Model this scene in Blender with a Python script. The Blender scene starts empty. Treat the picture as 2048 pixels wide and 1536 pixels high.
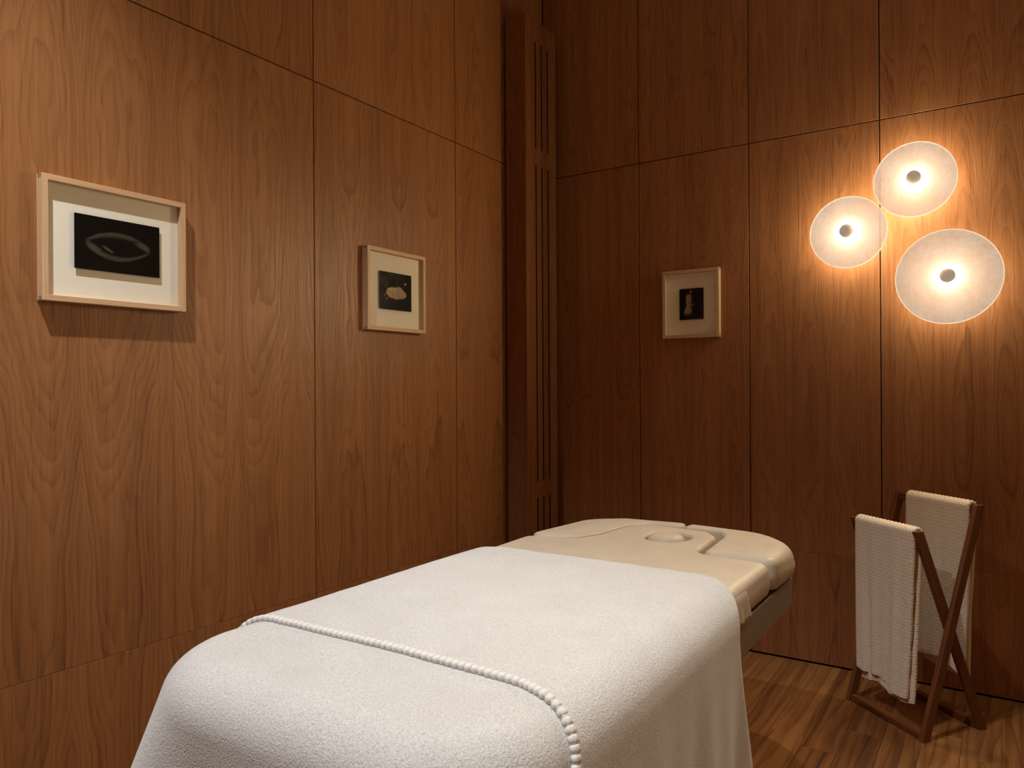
import bpy, bmesh, math, random
import numpy as np
from mathutils import Vector, Matrix, noise

random.seed(7)
S = bpy.context.scene
C = S.collection
PI = math.pi

# ------------------------------------------------------------------ camera
F_PX = 1490.5
YAW = 0.58375
ROLL = -0.0060776
CAM = Vector((2.1057, 0.0, 1.25))
H = 1.25
cd = bpy.data.cameras.new('camera')
cam = bpy.data.objects.new('camera', cd)
C.objects.link(cam)
cd.sensor_width = 36.0
cd.lens = F_PX / 2048 * 36
cd.shift_y = 2.0 / 2048
cd.clip_start = 0.02
Rv = Vector((math.cos(YAW), math.sin(YAW), 0))
Fv = Vector((-math.sin(YAW), math.cos(YAW), 0))
Uv = Vector((0, 0, 1))
sx = Rv * math.cos(ROLL) + Uv * math.sin(ROLL)
sy = -Rv * math.sin(ROLL) + Uv * math.cos(ROLL)
m = Matrix((sx, sy, -Fv)).transposed().to_4x4()
m.translation = CAM
cam.matrix_world = m
S.camera = cam

# ------------------------------------------------------------------ world, exposure
w = bpy.data.worlds.new('world')
S.world = w
w.use_nodes = True
w.node_tree.nodes['Background'].inputs[0].default_value = (0.02, 0.018, 0.015, 1)
w.node_tree.nodes['Background'].inputs[1].default_value = 0.0
S.view_settings.view_transform = 'Standard'
S.view_settings.look = 'None'
S.view_settings.gamma = 1.0
S.view_settings.use_curve_mapping = False
S.view_settings.exposure = 0.0
try:
    S.cycles.max_bounces = 10
    S.cycles.diffuse_bounces = 5
    S.cycles.transparent_max_bounces = 16
    S.cycles.sample_clamp_indirect = 4.0
    S.cycles.caustics_reflective = False
    S.cycles.caustics_refractive = False
    S.cycles.use_denoising = True
except Exception:
    pass

# lamps: two recessed ceiling downlights, one added fill spot, three wall sconces
CEIL = 3.45
DOWN = [  # x, y, power, cone deg, blend, target, colour
    (0.70, 0.24, 335.0, 92.0, 1.0, (0.80, 0.85, 0.0), (1.0, 0.99, 0.975)),
    (1.50, 2.00, 88.0, 58.0, 0.7, (1.55, 2.15, 0.0), (1.0, 0.97, 0.93)),
    (2.80, 0.85, 95.0, 46.0, 1.0, (1.75, 1.20, 0.4), (1.0, 0.86, 0.68)),  # added out-of-view warm fill for the hanging side of the blanket
]
SCONCE_P = 3.9
CORE_L = 920.0
SCONCE_COL = (0.94, 0.97, 0.72)

# ------------------------------------------------------------------ helpers

def link(o, parent=None):
    C.objects.link(o)
    if parent is not None:
        o.parent = parent
    return o


def tag(o, label=None, cat=None, group=None, kind=None):
    if label:
        o['label'] = label
    if cat:
        o['category'] = cat
    if group:
        o['group'] = group
    if kind:
        o['kind'] = kind
    return o


def thing(name, label, cat, loc=(0, 0, 0), group=None):
    o = bpy.data.objects.new(name, None)
    C.objects.link(o)
    o.location = loc
    o.empty_display_size = 0.05
    return tag(o, label, cat, group)


def finish(name, bm, mat, parent=None, smooth=False, angle=None, world_space=True):
    me = bpy.data.meshes.new(name)
    bmesh.ops.recalc_face_normals(bm, faces=bm.faces)
    bm.to_mesh(me)
    bm.free()
    if mat is not None:
        me.materials.append(mat)
    if smooth:
        for p in me.polygons:
            p.use_smooth = True
        if angle is not None:
            me.set_sharp_from_angle(angle=angle)
    o = bpy.data.objects.new(name, me)
    link(o, parent)
    if parent is not None and world_space:
        # vertices are given in room coordinates; parent sits at its own base
        bpy.context.view_layer.update()
        o.matrix_parent_inverse = parent.matrix_world.inverted()
    return o


def mesh_np(name, verts, faces, mat, parent=None, smooth=True, world_space=True, uvs=None):
    me = bpy.data.meshes.new(name)
    me.from_pydata([tuple(v) for v in verts], [], [tuple(f) for f in faces])
    if uvs is not None:
        uvl = me.uv_layers.new(name='UVMap')
        idx = np.zeros(len(me.loops), dtype=np.int32)
        me.loops.foreach_get('vertex_index', idx)
        uvl.data.foreach_set('uv', np.asarray(uvs, dtype=np.float32)[idx].ravel())
    if mat is not None:
        me.materials.append(mat)
    if smooth:
        me.polygons.foreach_set('use_smooth', [True] * len(me.polygons))
    me.update()
    o = bpy.data.objects.new(name, me)
    link(o, parent)
    if parent is not None and world_space:
        bpy.context.view_layer.update()
        o.matrix_parent_inverse = parent.matrix_world.inverted()
    return o


def grid_faces(n, k, wrap_k=False):
    f = []
    for i in range(n - 1):
        for j in range(k if wrap_k else k - 1):
            a = i * k + j
            b = i * k + (j + 1) % k
            f.append((a, b, b + k, a + k))
    return f


def box(bm, lo, hi, bevel=0.0, M=None, uv=None, seg=2):
    """box lo..hi; uv = (axis_u, axis_v, ou, ov): planar grain mapping in metres"""
    lo, hi = Vector(lo), Vector(hi)
    tmp = bmesh.new()
    vs = [tmp.verts.new((x, y, z)) for x in (lo.x, hi.x) for y in (lo.y, hi.y) for z in (lo.z, hi.z)]
    for q in ((0, 1, 3, 2), (4, 6, 7, 5), (0, 4, 5, 1), (2, 3, 7, 6), (0, 2, 6, 4), (1, 5, 7, 3)):
        tmp.faces.new([vs[i] for i in q])
    bmesh.ops.recalc_face_normals(tmp, faces=tmp.faces)
    if bevel > 0:
        bmesh.ops.bevel(tmp, geom=list(tmp.edges), offset=bevel, segments=seg, profile=0.5, affect='EDGES')
    if uv is not None:
        L = tmp.loops.layers.uv.new('UVMap')
        au, av, ou, ov = uv
        ax = [0, 1, 2]
        third = [a for a in ax if a not in (au, av)][0]
        for f in tmp.faces:
            nn = [abs(c) for c in f.normal]
            # long grain stays along av on every side
            a0 = au if nn[au] < max(nn) - 1e-6 else third
            for l in f.loops:
                c = l.vert.co
                l[L].uv = (c[a0] + ou, c[av] + ov)
    if M is not None:
        tmp.transform(M)
    me = bpy.data.meshes.new('tmp')
    tmp.to_mesh(me)
    tmp.free()
    bm.from_mesh(me)
    bpy.data.meshes.remove(me)


def boxobj(name, lo, hi, mat, parent=None, bevel=0.0, uv=None, M=None, smooth=False, seg=2):
    bm = bmesh.new()
    box(bm, lo, hi, bevel, M, uv, seg)
    return finish(name, bm, mat, parent, smooth)


def lathe(bm, prof, seg=48, M=None, closed=True):
    """prof: (r, h) list, revolved about local z"""
    rings = []
    for r, hh in prof:
        if r < 1e-6:
            rings.append([bm.verts.new((0, 0, hh))])
        else:
            rings.append([bm.verts.new((r * math.cos(2 * PI * k / seg), r * math.sin(2 * PI * k / seg), hh)) for k in range(seg)])
    vs = [v for R in rings for v in R]
    for A, B in zip(rings[:-1], rings[1:]):
        for k in range(seg):
            k2 = (k + 1) % seg
            if len(A) == 1 and len(B) == 1:
                continue
            if len(A) == 1:
                bm.faces.new((A[0], B[k], B[k2]))
            elif len(B) == 1:
                bm.faces.new((A[k], B[0], A[k2]))
            else:
                bm.faces.new((A[k], B[k], B[k2], A[k2]))
    if M is not None:
        bmesh.ops.transform(bm, matrix=M, verts=vs)


# ------------------------------------------------------------------ materials

class NT:
    def __init__(self, name):
        self.m = bpy.data.materials.new(name)
        self.m.use_nodes = True
        self.t = self.m.node_tree
        self.t.nodes.clear()
        self.out = self.n('ShaderNodeOutputMaterial')

    def n(self, typ, **kw):
        nd = self.t.nodes.new(typ)
        for k, v in kw.items():
            setattr(nd, k, v)
        return nd

    def put(self, sock, v):
        if isinstance(v, bpy.types.NodeSocket):
            self.t.links.new(v, sock)
        elif v is not None:
            sock.default_value = v

    def math(self, op, a, b=None, c=None, clamp=False):
        nd = self.n('ShaderNodeMath', operation=op, use_clamp=clamp)
        self.put(nd.inputs[0], a)
        self.put(nd.inputs[1], b)
        if c is not None:
            self.put(nd.inputs[2], c)
        return nd.outputs[0]

    def vec(self, x, y, z=0.0):
        nd = self.n('ShaderNodeCombineXYZ')
        self.put(nd.inputs[0], x)
        self.put(nd.inputs[1], y)
        self.put(nd.inputs[2], z)
        return nd.outputs[0]

    def noise(self, vec, scale=1.0, detail=2.0, rough=0.5, dist=0.0):
        nd = self.n('ShaderNodeTexNoise')
        self.put(nd.inputs['Vector'], vec)
        nd.inputs['Scale'].default_value = scale
        nd.inputs['Detail'].default_value = detail
        nd.inputs['Roughness'].default_value = rough
        nd.inputs['Distortion'].default_value = dist
        return nd.outputs['Fac']

    def mix(self, fac, a, b, blend='MIX'):
        nd = self.n('ShaderNodeMix', data_type='RGBA', blend_type=blend)
        self.put(nd.inputs[0], fac)
        self.put(nd.inputs[6], a)
        self.put(nd.inputs[7], b)
        return nd.outputs[2]

    def ramp(self, fac, stops):
        nd = self.n('ShaderNodeValToRGB')
        cr = nd.color_ramp
        while len(cr.elements) < len(stops):
            cr.elements.new(0.5)
        for e, (p, c) in zip(cr.elements, stops):
            e.position = p
            e.color = (*c, 1) if len(c) == 3 else c
        self.put(nd.inputs[0], fac)
        return nd.outputs[0]

    def map(self, v, a, b, c=0.0, d=1.0):
        nd = self.n('ShaderNodeMapRange')
        self.put(nd.inputs[0], v)
        for i, x in enumerate((a, b, c, d)):
            nd.inputs[i + 1].default_value = x
        return nd.outputs[0]

    def bsdf(self, color, rough=0.5, spec=0.5, bump=None, bump_d=0.001, bump_s=1.0, **kw):
        p = self.n('ShaderNodeBsdfPrincipled')
        self.put(p.inputs['Base Color'], color if isinstance(color, bpy.types.NodeSocket) else (*color, 1))
        self.put(p.inputs['Roughness'], rough)
        p.inputs['Specular IOR Level'].default_value = spec
        for k, v in kw.items():
            self.put(p.inputs[k], v)
        if bump is not None:
            b = self.n('ShaderNodeBump')
            b.inputs['Strength'].default_value = bump_s
            b.inputs['Distance'].default_value = bump_d
            self.put(b.inputs['Height'], bump)
            self.t.links.new(b.outputs[0], p.inputs['Normal'])
        self.t.links.new(p.outputs[0], self.out.inputs[0])
        return p


def mat_veneer(name, leaf, light, mid, dark, rough=0.42, fine=1.0):
    """book-matched cathedral veneer, grain along UV v (metres)"""
    t = NT(name)
    uvn = t.n('ShaderNodeUVMap')
    sep = t.n('ShaderNodeSeparateXYZ')
    t.t.links.new(uvn.outputs[0], sep.inputs[0])
    u, v = sep.outputs[0], sep.outputs[1]
    pp = t.math('PINGPONG', u, leaf)              # mirrored leaves
    leaf_id = t.math('FLOOR', t.math('DIVIDE', u, leaf * 2.0))
    uo = t.math('ADD', pp, t.math('MULTIPLY', leaf_id, 0.013))
    lo = t.noise(t.vec(t.math('MULTIPLY', uo, 0.8), t.math('MULTIPLY', v, 0.40), 3.1), 1.0, 1.0, 0.5)
    mid_n = t.noise(t.vec(t.math('MULTIPLY', uo, 9.0), t.math('MULTIPLY', v, 1.7), 1.7), 1.0, 2.0, 0.5)
    wob = t.noise(t.vec(t.math('MULTIPLY', uo, 60.0), t.math('MULTIPLY', v, 5.0), 5.2), 1.0, 2.0, 0.6)
    d = t.math('SUBTRACT', pp, leaf * 0.46)
    q = t.math('MULTIPLY', t.math('MULTIPLY', d, d), 0.75 / (leaf * leaf))
    fld = t.math('ADD', q, t.math('MULTIPLY', lo, 0.95))
    fld = t.math('ADD', fld, t.math('MULTIPLY', mid_n, 0.22))
    fld = t.math('ADD', fld, t.math('MULTIPLY', wob, 0.018))
    ring = t.math('FRACT', t.math('MULTIPLY', fld, 31.0 * fine))
    # slow rise, quick fall: early wood to late wood
    late = t.math('POWER', ring, 2.6)
    late = t.math('MULTIPLY', late, t.map(ring, 0.9, 1.0, 1.0, 0.0))
    ringb = t.math('FRACT', t.math('MULTIPLY', fld, 7.0 * fine))
    lateb = t.math('MULTIPLY', t.math('POWER', ringb, 4.0), t.map(ringb, 0.93, 1.0, 1.0, 0.0))
    pores = t.noise(t.vec(t.math('MULTIPLY', u, 520.0), t.math('MULTIPLY', v, 9.0), 0.3), 1.0, 1.0, 0.5)
    pores = t.map(pores, 0.52, 0.72, 0.0, 1.0)
    streak = t.noise(t.vec(t.math('MULTIPLY', u, 55.0), t.math('MULTIPLY', v, 0.45), 8.3), 1.0, 2.0, 0.6)
    broad = t.noise(t.vec(t.math('MULTIPLY', u, 7.0), t.math('MULTIPLY', v, 0.35), 2.3), 1.0, 1.0, 0.5)
    amt = t.math('ADD', t.math('MULTIPLY', late, 0.36), t.math('MULTIPLY', lateb, 0.26))
    amt = t.math('ADD', amt, t.math('MULTIPLY', t.math('SUBTRACT', streak, 0.5), 0.62))
    amt = t.math('ADD', amt, t.math('MULTIPLY', t.math('SUBTRACT', broad, 0.5), 0.45))
    amt = t.math('ADD', amt, t.math('MULTIPLY', pores, 0.30))
    amt = t.math('ADD', amt, 0.17, clamp=True)
    col = t.ramp(amt, [(0.0, light), (0.42, mid), (1.0, dark)])
    hgt = t.math('SUBTRACT', 1.0, t.math('ADD', t.math('MULTIPLY', late, 0.7), t.math('MULTIPLY', pores, 0.5)))
    r = t.math('ADD', rough, t.math('MULTIPLY', late, 0.12))
    t.bsdf(col, r, 0.42, hgt, 0.0005, 0.7)
    return t.m


VEN_L = mat_veneer('oak_veneer_wide_leaf', 0.25, (0.350, 0.158, 0.057), (0.262, 0.108, 0.0365), (0.112, 0.039, 0.0125))
VEN_B = mat_veneer('oak_veneer_narrow_leaf', 0.165, (0.370, 0.154, 0.060), (0.278, 0.106, 0.039), (0.116, 0.037, 0.0125))
VEN_P = mat_veneer('oak_veneer_straight', 0.5, (0.240, 0.095, 0.034), (0.190, 0.072, 0.025), (0.095, 0.033, 0.011), fine=1.6)


def mat_plain(name, col, rough=0.5, spec=0.5, **kw):
    t = NT(name)
    t.bsdf(col, rough, spec, **kw)
    return t.m


def mat_floor():
    t = NT('walnut_floor_plank')
    uvn = t.n('ShaderNodeUVMap')
    sep = t.n('ShaderNodeSeparateXYZ')
    t.t.links.new(uvn.outputs[0], sep.inputs[0])
    info = t.n('ShaderNodeObjectInfo')
    rnd = info.outputs['Random']
    u = t.math('ADD', sep.outputs[0], t.math('MULTIPLY', rnd, 37.0))
    v = t.math('ADD', sep.outputs[1], t.math('MULTIPLY', rnd, 91.0))
    warp = t.noise(t.vec(t.math('MULTIPLY', u, 6.0), t.math('MULTIPLY', v, 0.9), 0.0), 1.0, 2.0, 0.5)
    fld = t.math('ADD', t.math('MULTIPLY', u, 4.0), t.math('MULTIPLY', warp, 0.75))
    ring = t.math('FRACT', t.math('MULTIPLY', fld, 6.0))
    late = t.math('MULTIPLY', t.math('POWER', ring, 3.0), t.map(ring, 0.9, 1.0, 1.0, 0.0))
    big = t.noise(t.vec(t.math('MULTIPLY', u, 24.0), t.math('MULTIPLY', v, 0.75), 4.0), 1.0, 3.0, 0.6, 0.35)
    fine = t.noise(t.vec(t.math('MULTIPLY', u, 300.0), t.math('MULTIPLY', v, 6.0), 2.0), 1.0, 1.0, 0.5)
    amt = t.math('ADD', t.map(big, 0.3, 0.78, 0.0, 0.70), t.math('MULTIPLY', late, 0.35))
    amt = t.math('ADD', amt, t.math('MULTIPLY', t.math('SUBTRACT', fine, 0.5), 0.3))
    amt = t.math('ADD', amt, t.math('MULTIPLY', t.math('SUBTRACT', rnd, 0.5), 0.36), clamp=True)
    col = t.ramp(amt, [(0.0, (0.33, 0.150, 0.048)), (0.35, (0.215, 0.086, 0.024)), (0.68, (0.118, 0.041, 0.012)), (1.0, (0.038, 0.013, 0.005))])
    rr = t.math('ADD', 0.38, t.math('MULTIPLY', fine, 0.12))
    t.bsdf(col, rr, 0.4, t.math('ADD', t.math('MULTIPLY', fine, -0.5), t.math('MULTIPLY', late, -0.5)), 0.0004, 0.6)
    return t.m


def mat_solid_wood(name, light, dark, rough=0.4):
    """small solid-wood members, grain along UV v"""
    t = NT(name)
    uvn = t.n('ShaderNodeUVMap')
    sep = t.n('ShaderNodeSeparateXYZ')
    t.t.links.new(uvn.outputs[0], sep.inputs[0])
    info = t.n('ShaderNodeObjectInfo')
    u = t.math('ADD', sep.outputs[0], t.math('MULTIPLY', info.outputs['Random'], 13.0))
    v = sep.outputs[1]
    a = t.noise(t.vec(t.math('MULTIPLY', u, 150.0), t.math('MULTIPLY', v, 3.0), 1.0), 1.0, 2.0, 0.6)
    b = t.noise(t.vec(t.math('MULTIPLY', u, 700.0), t.math('MULTIPLY', v, 14.0), 6.0), 1.0, 1.0, 0.5)
    amt = t.math('ADD', t.map(a, 0.3, 0.7, 0.0, 0.8), t.math('MULTIPLY', t.math('SUBTRACT', b, 0.5), 0.5), clamp=True)
    col = t.ramp(amt, [(0.0, light), (1.0, dark)])
    t.bsdf(col, rough, 0.45, b, 0.0003, 0.4)
    return t.m


def mat_blanket():
    t = NT('felted_wool')
    tc = t.n('ShaderNodeTexCoord')
    ob = tc.outputs['Object']
    a = t.noise(ob, 420.0, 2.0, 0.65)
    b = t.noise(ob, 240.0, 3.0, 0.65, 0.25)
    c = t.noise(ob, 9.0, 1.0, 0.5)
    mot = t.math('ADD', t.math('MULTIPLY', a, 0.6), t.math('MULTIPLY', b, 0.4))
    mot = t.math('ADD', mot, t.math('MULTIPLY', t.math('SUBTRACT', c, 0.5), 0.08))
    col = t.ramp(mot, [(0.30, (0.40, 0.372, 0.350)), (0.50, (0.585, 0.585, 0.582)), (0.66, (0.70, 0.712, 0.722))])
    hgt = t.math('ADD', t.math('MULTIPLY', a, 0.55), t.math('MULTIPLY', b, 0.9))
    t.bsdf(col, 0.95, 0.15, hgt, 0.0019, 1.0, **{'Sheen Weight': 0.5, 'Sheen Roughness': 0.4})
    return t.m


def mat_leather():
    t = NT('cream_upholstery')
    tc = t.n('ShaderNodeTexCoord')
    a = t.noise(tc.outputs['Object'], 900.0, 2.0, 0.5)
    b = t.noise(tc.outputs['Object'], 14.0, 2.0, 0.5)
    col = t.mix(t.map(b, 0.35, 0.65), (0.475, 0.400, 0.308, 1), (0.505, 0.432, 0.335, 1))
    t.bsdf(col, 0.5, 0.35, t.math('ADD', t.math('MULTIPLY', a, 0.12), t.math('MULTIPLY', b, 1.0)), 0.0012, 0.5)
    return t.m


def mat_towel():
    t = NT('cream_knit_towel')
    tc = t.n('ShaderNodeTexCoord')
    a = t.noise(tc.outputs['Object'], 700.0, 2.0, 0.6)
    col = t.mix(a, (0.74, 0.62, 0.47, 1), (0.86, 0.76, 0.62, 1))
    t.bsdf(col, 0.95, 0.1, a, 0.0012, 0.8, **{'Sheen Weight': 0.2})
    return t.m


def mat_sconce_glass():
    t = NT('frosted_bubble_glass')
    tc = t.n('ShaderNodeTexCoord')
    a = t.noise(tc.outputs['Object'], 430.0, 3.0, 0.75)
    b = t.noise(tc.outputs['Object'], 60.0, 2.0, 0.6)
    c = t.noise(tc.outputs['Object'], 14.0, 2.0, 0.5)
    sp = t.math('ADD', t.math('MULTIPLY', a, 0.6), t.math('ADD', t.math('MULTIPLY', b, 0.2), t.math('MULTIPLY', c, 0.2)))
    frost = t.map(sp, 0.36, 0.62, 0.45, 0.72)
    dif = t.n('ShaderNodeBsdfDiffuse')
    dif.inputs['Color'].default_value = (0.16, 0.155, 0.145, 1)
    trl = t.n('ShaderNodeBsdfTranslucent')
    trl.inputs['Color'].default_value = (0.30, 0.285, 0.26, 1)
    tr = t.n('ShaderNodeBsdfTransparent')
    tr.inputs['Color'].default_value = (0.97, 0.95, 0.92, 1)
    m1 = t.n('ShaderNodeMixShader')
    m1.inputs[0].default_value = 0.55
    t.t.links.new(dif.outputs[0], m1.inputs[1])
    t.t.links.new(trl.outputs[0], m1.inputs[2])
    m2 = t.n('ShaderNodeMixShader')
    t.put(m2.inputs[0], frost)
    t.t.links.new(tr.outputs[0], m2.inputs[1])
    t.t.links.new(m1.outputs[0], m2.inputs[2])
    # light guided inside the disc leaks out at the bubbles, most of it near the lamp at its centre
    uvn = t.n('ShaderNodeUVMap')
    sep = t.n('ShaderNodeSeparateXYZ')
    t.t.links.new(uvn.outputs[0], sep.inputs[0])
    glow = t.math('POWER', 2.718, t.math('MULTIPLY', sep.outputs[0], -13.0))
    glow = t.math('ADD', 0.24, t.math('MULTIPLY', glow, 0.55))
    glow = t.math('MULTIPLY', glow, t.map(sp, 0.38, 0.60, 0.55, 1.25))
    em = t.n('ShaderNodeEmission')
    em.inputs['Color'].default_value = (1.0, 0.86, 0.66, 1)
    t.put(em.inputs['Strength'], glow)
    ad = t.n('ShaderNodeAddShader')
    t.t.links.new(m2.outputs[0], ad.inputs[0])
    t.t.links.new(em.outputs[0], ad.inputs[1])
    t.t.links.new(ad.outputs[0], t.out.inputs[0])
    return t.m


def mat_glow(name, col, e):
    t = NT(name)
    t.bsdf(col, 0.4, 0.5, **{'Emission Color': (1.0, 0.84, 0.62, 1), 'Emission Strength': e})
    return t.m


def mat_pane():
    t = NT('clear_picture_glass')
    tr = t.n('ShaderNodeBsdfTransparent')
    tr.inputs['Color'].default_value = (0.97, 0.975, 0.965, 1)
    gl = t.n('ShaderNodeBsdfGlossy')
    gl.inputs['Roughness'].default_value = 0.02
    fr = t.n('ShaderNodeFresnel')
    fr.inputs['IOR'].default_value = 1.45
    geo = t.n('ShaderNodeNewGeometry')
    front = t.math('SUBTRACT', 1.0, geo.outputs['Backfacing'])
    mx = t.n('ShaderNodeMixShader')
    t.put(mx.inputs[0], t.math('MULTIPLY', t.math('MINIMUM', fr.outputs[0], 0.014), front))
    t.t.links.new(tr.outputs[0], mx.inputs[1])
    t.t.links.new(gl.outputs[0], mx.inputs[2])
    t.t.links.new(mx.outputs[0], t.out.inputs[0])
    return t.m


def mat_print():
    t = NT('photographic_print')
    at = t.n('ShaderNodeVertexColor')
    at.layer_name = 'ink'
    t.bsdf(at.outputs[0], 0.6, 0.08)
    return t.m


M_FLOOR = mat_floor()
M_DARK = mat_plain('dark_backing', (0.012, 0.006, 0.004), 0.8, 0.2)
M_MAPLE = mat_solid_wood('pale_maple', (0.66, 0.45, 0.27), (0.50, 0.31, 0.17), 0.42)
M_SPLINE = mat_plain('dark_spline_wood', (0.045, 0.02, 0.012), 0.6, 0.3)
M_RACK = mat_solid_wood('oiled_walnut', (0.19, 0.066, 0.022), (0.075, 0.024, 0.009), 0.36)
M_BASE = mat_solid_wood('taupe_laminate', (0.25, 0.185, 0.135), (0.19, 0.135, 0.095), 0.5)
M_MAT = mat_plain('mount_board', (0.92, 0.87, 0.78), 0.9, 0.1)
M_WOOL = mat_blanket()
M_CREAM = mat_leather()
M_TOWEL = mat_towel()
M_GLASS = mat_sconce_glass()
M_PANE = mat_pane()
M_PRINT = mat_print()
M_RIM = mat_glow('polished_glass_edge', (0.95, 0.90, 0.80), 0.80)
def mat_core():
    t = NT('lit_glass_core')
    em = t.n('ShaderNodeEmission')
    em.inputs['Color'].default_value = (1.0, 0.74, 0.42, 1)
    em.inputs['Strength'].default_value = CORE_L
    t.t.links.new(em.outputs[0], t.out.inputs[0])
    return t.m


M_CORE = mat_core()
M_CAP = mat_glow('opal_lamp_cap', (0.50, 0.40, 0.26), 0.26)
M_STEEL = mat_plain('grey_metal', (0.25, 0.25, 0.25), 0.45, 0.5, Metallic=0.8)
M_CEIL = mat_plain('painted_plaster', (0.75, 0.68, 0.59), 0.95, 0.1)
M_YARN = mat_plain('woollen_yarn', (0.66, 0.645, 0.625), 0.95, 0.1)
M_PALE = mat_plain('pale_plaster', (0.66, 0.59, 0.49), 0.95, 0.1)
M_SEAM = mat_plain('seam_thread', (0.20, 0.15, 0.10), 0.9, 0.1)

# ------------------------------------------------------------------ room shell
D = 3.5115            # back wall
XR, YF = 3.35, -1.35  # unseen right wall and the wall behind the camera
SEAM, LOW = 2.369, 0.493
G, GL = 0.0044, 0.0012
TH = 0.018


def panel_wall(name, axis, us, at, zs, face, mat, backing):
    """us: vertical joints along the wall, zs: horizontal joints"""
    root = boxobj(name, *backing, M_DARK)
    root['kind'] = 'structure'
    for i in range(len(us) - 1):
        for j in range(len(zs) - 1):
            g0 = (GL if zs[j] == LOW else G) / 2
            g1 = (GL if zs[j + 1] == LOW else G) / 2
            gu = G / 2
            a0, a1 = us[i] + gu, us[i + 1] - gu
            z0, z1 = zs[j] + g0, zs[j + 1] - g1
            if axis == 'y':
                lo, hi = (min(at, at + face * TH), a0, z0), (max(at, at + face * TH), a1, z1)
                uv = (1, 2, random.uniform(0, 40), random.uniform(0, 40) + 3 * j)
            else:
                lo, hi = (a0, min(at, at + face * TH), z0), (a1, max(at, at + face * TH), z1)
                uv = (0, 2, random.uniform(0, 40), random.uniform(0, 40) + 3 * j)
            boxobj('panel', lo, hi, mat, root, bevel=0.0006, uv=uv, seg=1)
    return root


ZS = [0.005, LOW, SEAM, CEIL]
left_us = [YF, -0.56, 0.66, 1.88, 2.7255, D - 0.001]
panel_wall('wall_left', 'y', left_us, 0.0, ZS, -1, VEN_L, ((-0.06, YF, 0.0), (-TH - 0.001, D + 0.06, CEIL)))
back_us = [0.012 + 0.552 * k for k in range(0, 7)]
back_us[0] = 0.001
back_us[-1] = XR - 0.001
panel_wall('wall_back', 'x', back_us, D, ZS, 1, VEN_B, ((0.0, D + TH + 0.001, 0.0), (XR, D + 0.06, CEIL)))
tag(boxobj('wall_right', (XR, YF, 0), (XR + 0.06, D, CEIL), M_PALE), kind='structure')
tag(boxobj('wall_front', (0, YF - 0.06, 0), (XR, YF, CEIL), M_PALE), kind='structure')
tag(boxobj('ceiling', (-0.06, YF - 0.06, CEIL), (XR + 0.06, D + 0.06, CEIL + 0.05), M_CEIL), kind='structure')

floor = boxobj('floor', (-0.06, YF - 0.06, -0.06), (XR + 0.06, D + 0.06, -0.0135), M_DARK)
floor['kind'] = 'structure'
PW = 0.1165
x0 = 1.3935 - PW * 12
plank_meshes = {}
for k in range(28):
    xa = x0 + k * PW
    xb = xa + PW
    if xa < -0.05 or xb > XR + 0.2:
        continue
    xa2, xb2 = max(xa, 0.0), min(xb, XR)
    if xb2 - xa2 < 0.02:
        continue
    rr = random.Random(100 + k)
    cuts = [YF]
    off = rr.uniform(0.2, 1.2)
    if k == 12:
        off = 2.766 - 1.27 * 2 - YF - 0.3
        off = (2.766 - YF) % 1.27
    if k == 16:
        off = (3.045 - YF) % 1.27
    yy = YF + off
    while yy < D - 0.15:
        cuts.append(yy)
        yy += 1.27
    cuts.append(D)
    for a, b in zip(cuts[:-1], cuts[1:]):
        boxobj('plank', (xa2 + 0.0004, a + 0.0004, -0.013), (xb2 - 0.0004, b - 0.0004, 0.0), M_FLOOR, floor,
               bevel=0.0006, uv=(0, 1, 0, 0), seg=1)

# ------------------------------------------------------------------ slotted pipe casing in the corner
PX0, PX1, PY0, PY1, PZ = 0.014, 0.132, 3.124, 3.421, 3.10
casing = thing('slotted_casing', 'tall oak veneer boxed column with long vertical slots standing in the corner', 'column',
               (0.07, 3.27, 0.0))
boxobj('side_panel', (PX0, PY0, 0.0), (PX1 - 0.019, PY0 + 0.018, PZ), VEN_P, casing, bevel=0.001, uv=(0, 2, 1.1, 2.0), seg=1)
boxobj('side_panel', (PX0, PY1 - 0.018, 0.0), (PX1 - 0.019, PY1, PZ), VEN_P, casing, bevel=0.001, uv=(0, 2, 3.1, 4.0), seg=1)
boxobj('top_panel', (PX0 + 0.001, PY0 + 0.019, PZ - 0.018), (PX1 - 0.02, PY1 - 0.019, PZ), VEN_P, casing, bevel=0.001, uv=(0, 1, 3.1, 4.0), seg=1)
boxobj('back_panel', (PX0 + 0.06, PY0 + 0.019, 0.0), (PX1 - 0.0195, PY1 - 0.019, PZ - 0.019), M_DARK, casing)
# front board with real through-slots
ys = [PY0]
sl = [(3.2195, 0.0105), (3.2785, 0.0105), (3.3385, 0.0105)]
for c, wd in sl:
    ys += [c - wd / 2, c + wd / 2]
ys.append(PY1)
zsl = [(0.08, 0.678), (0.760, 2.3635), (2.446, 2.988)]
zz = [0.0]
for a, b in zsl:
    zz += [a, b]
zz.append(PZ)
bm = bmesh.new()
uvL = bm.loops.layers.uv.new('UVMap')
for xx in (PX1, PX1 - 0.018):
    vv = [[bm.verts.new((xx, y, z)) for z in zz] for y in ys]
    for i in range(len(ys) - 1):
        for j in range(len(zz) - 1):
            if i % 2 == 1 and j % 2 == 1:
                continue
            bm.faces.new((vv[i][j], vv[i + 1][j], vv[i + 1][j + 1], vv[i][j + 1]))
    if xx == PX1:
        v1 = vv
for i in range(len(ys) - 1):
    for j in range(len(zz) - 1):
        if i % 2 == 1 and j % 2 == 1:
            q = [(i, j), (i + 1, j), (i + 1, j + 1), (i, j + 1)]
            for a, b in zip(q, q[1:] + q[:1]):
                bm.faces.new((v1[a[0]][a[1]], v1[b[0]][b[1]], vv[b[0]][b[1]], vv[a[0]][a[1]])).material_index = 1
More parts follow.
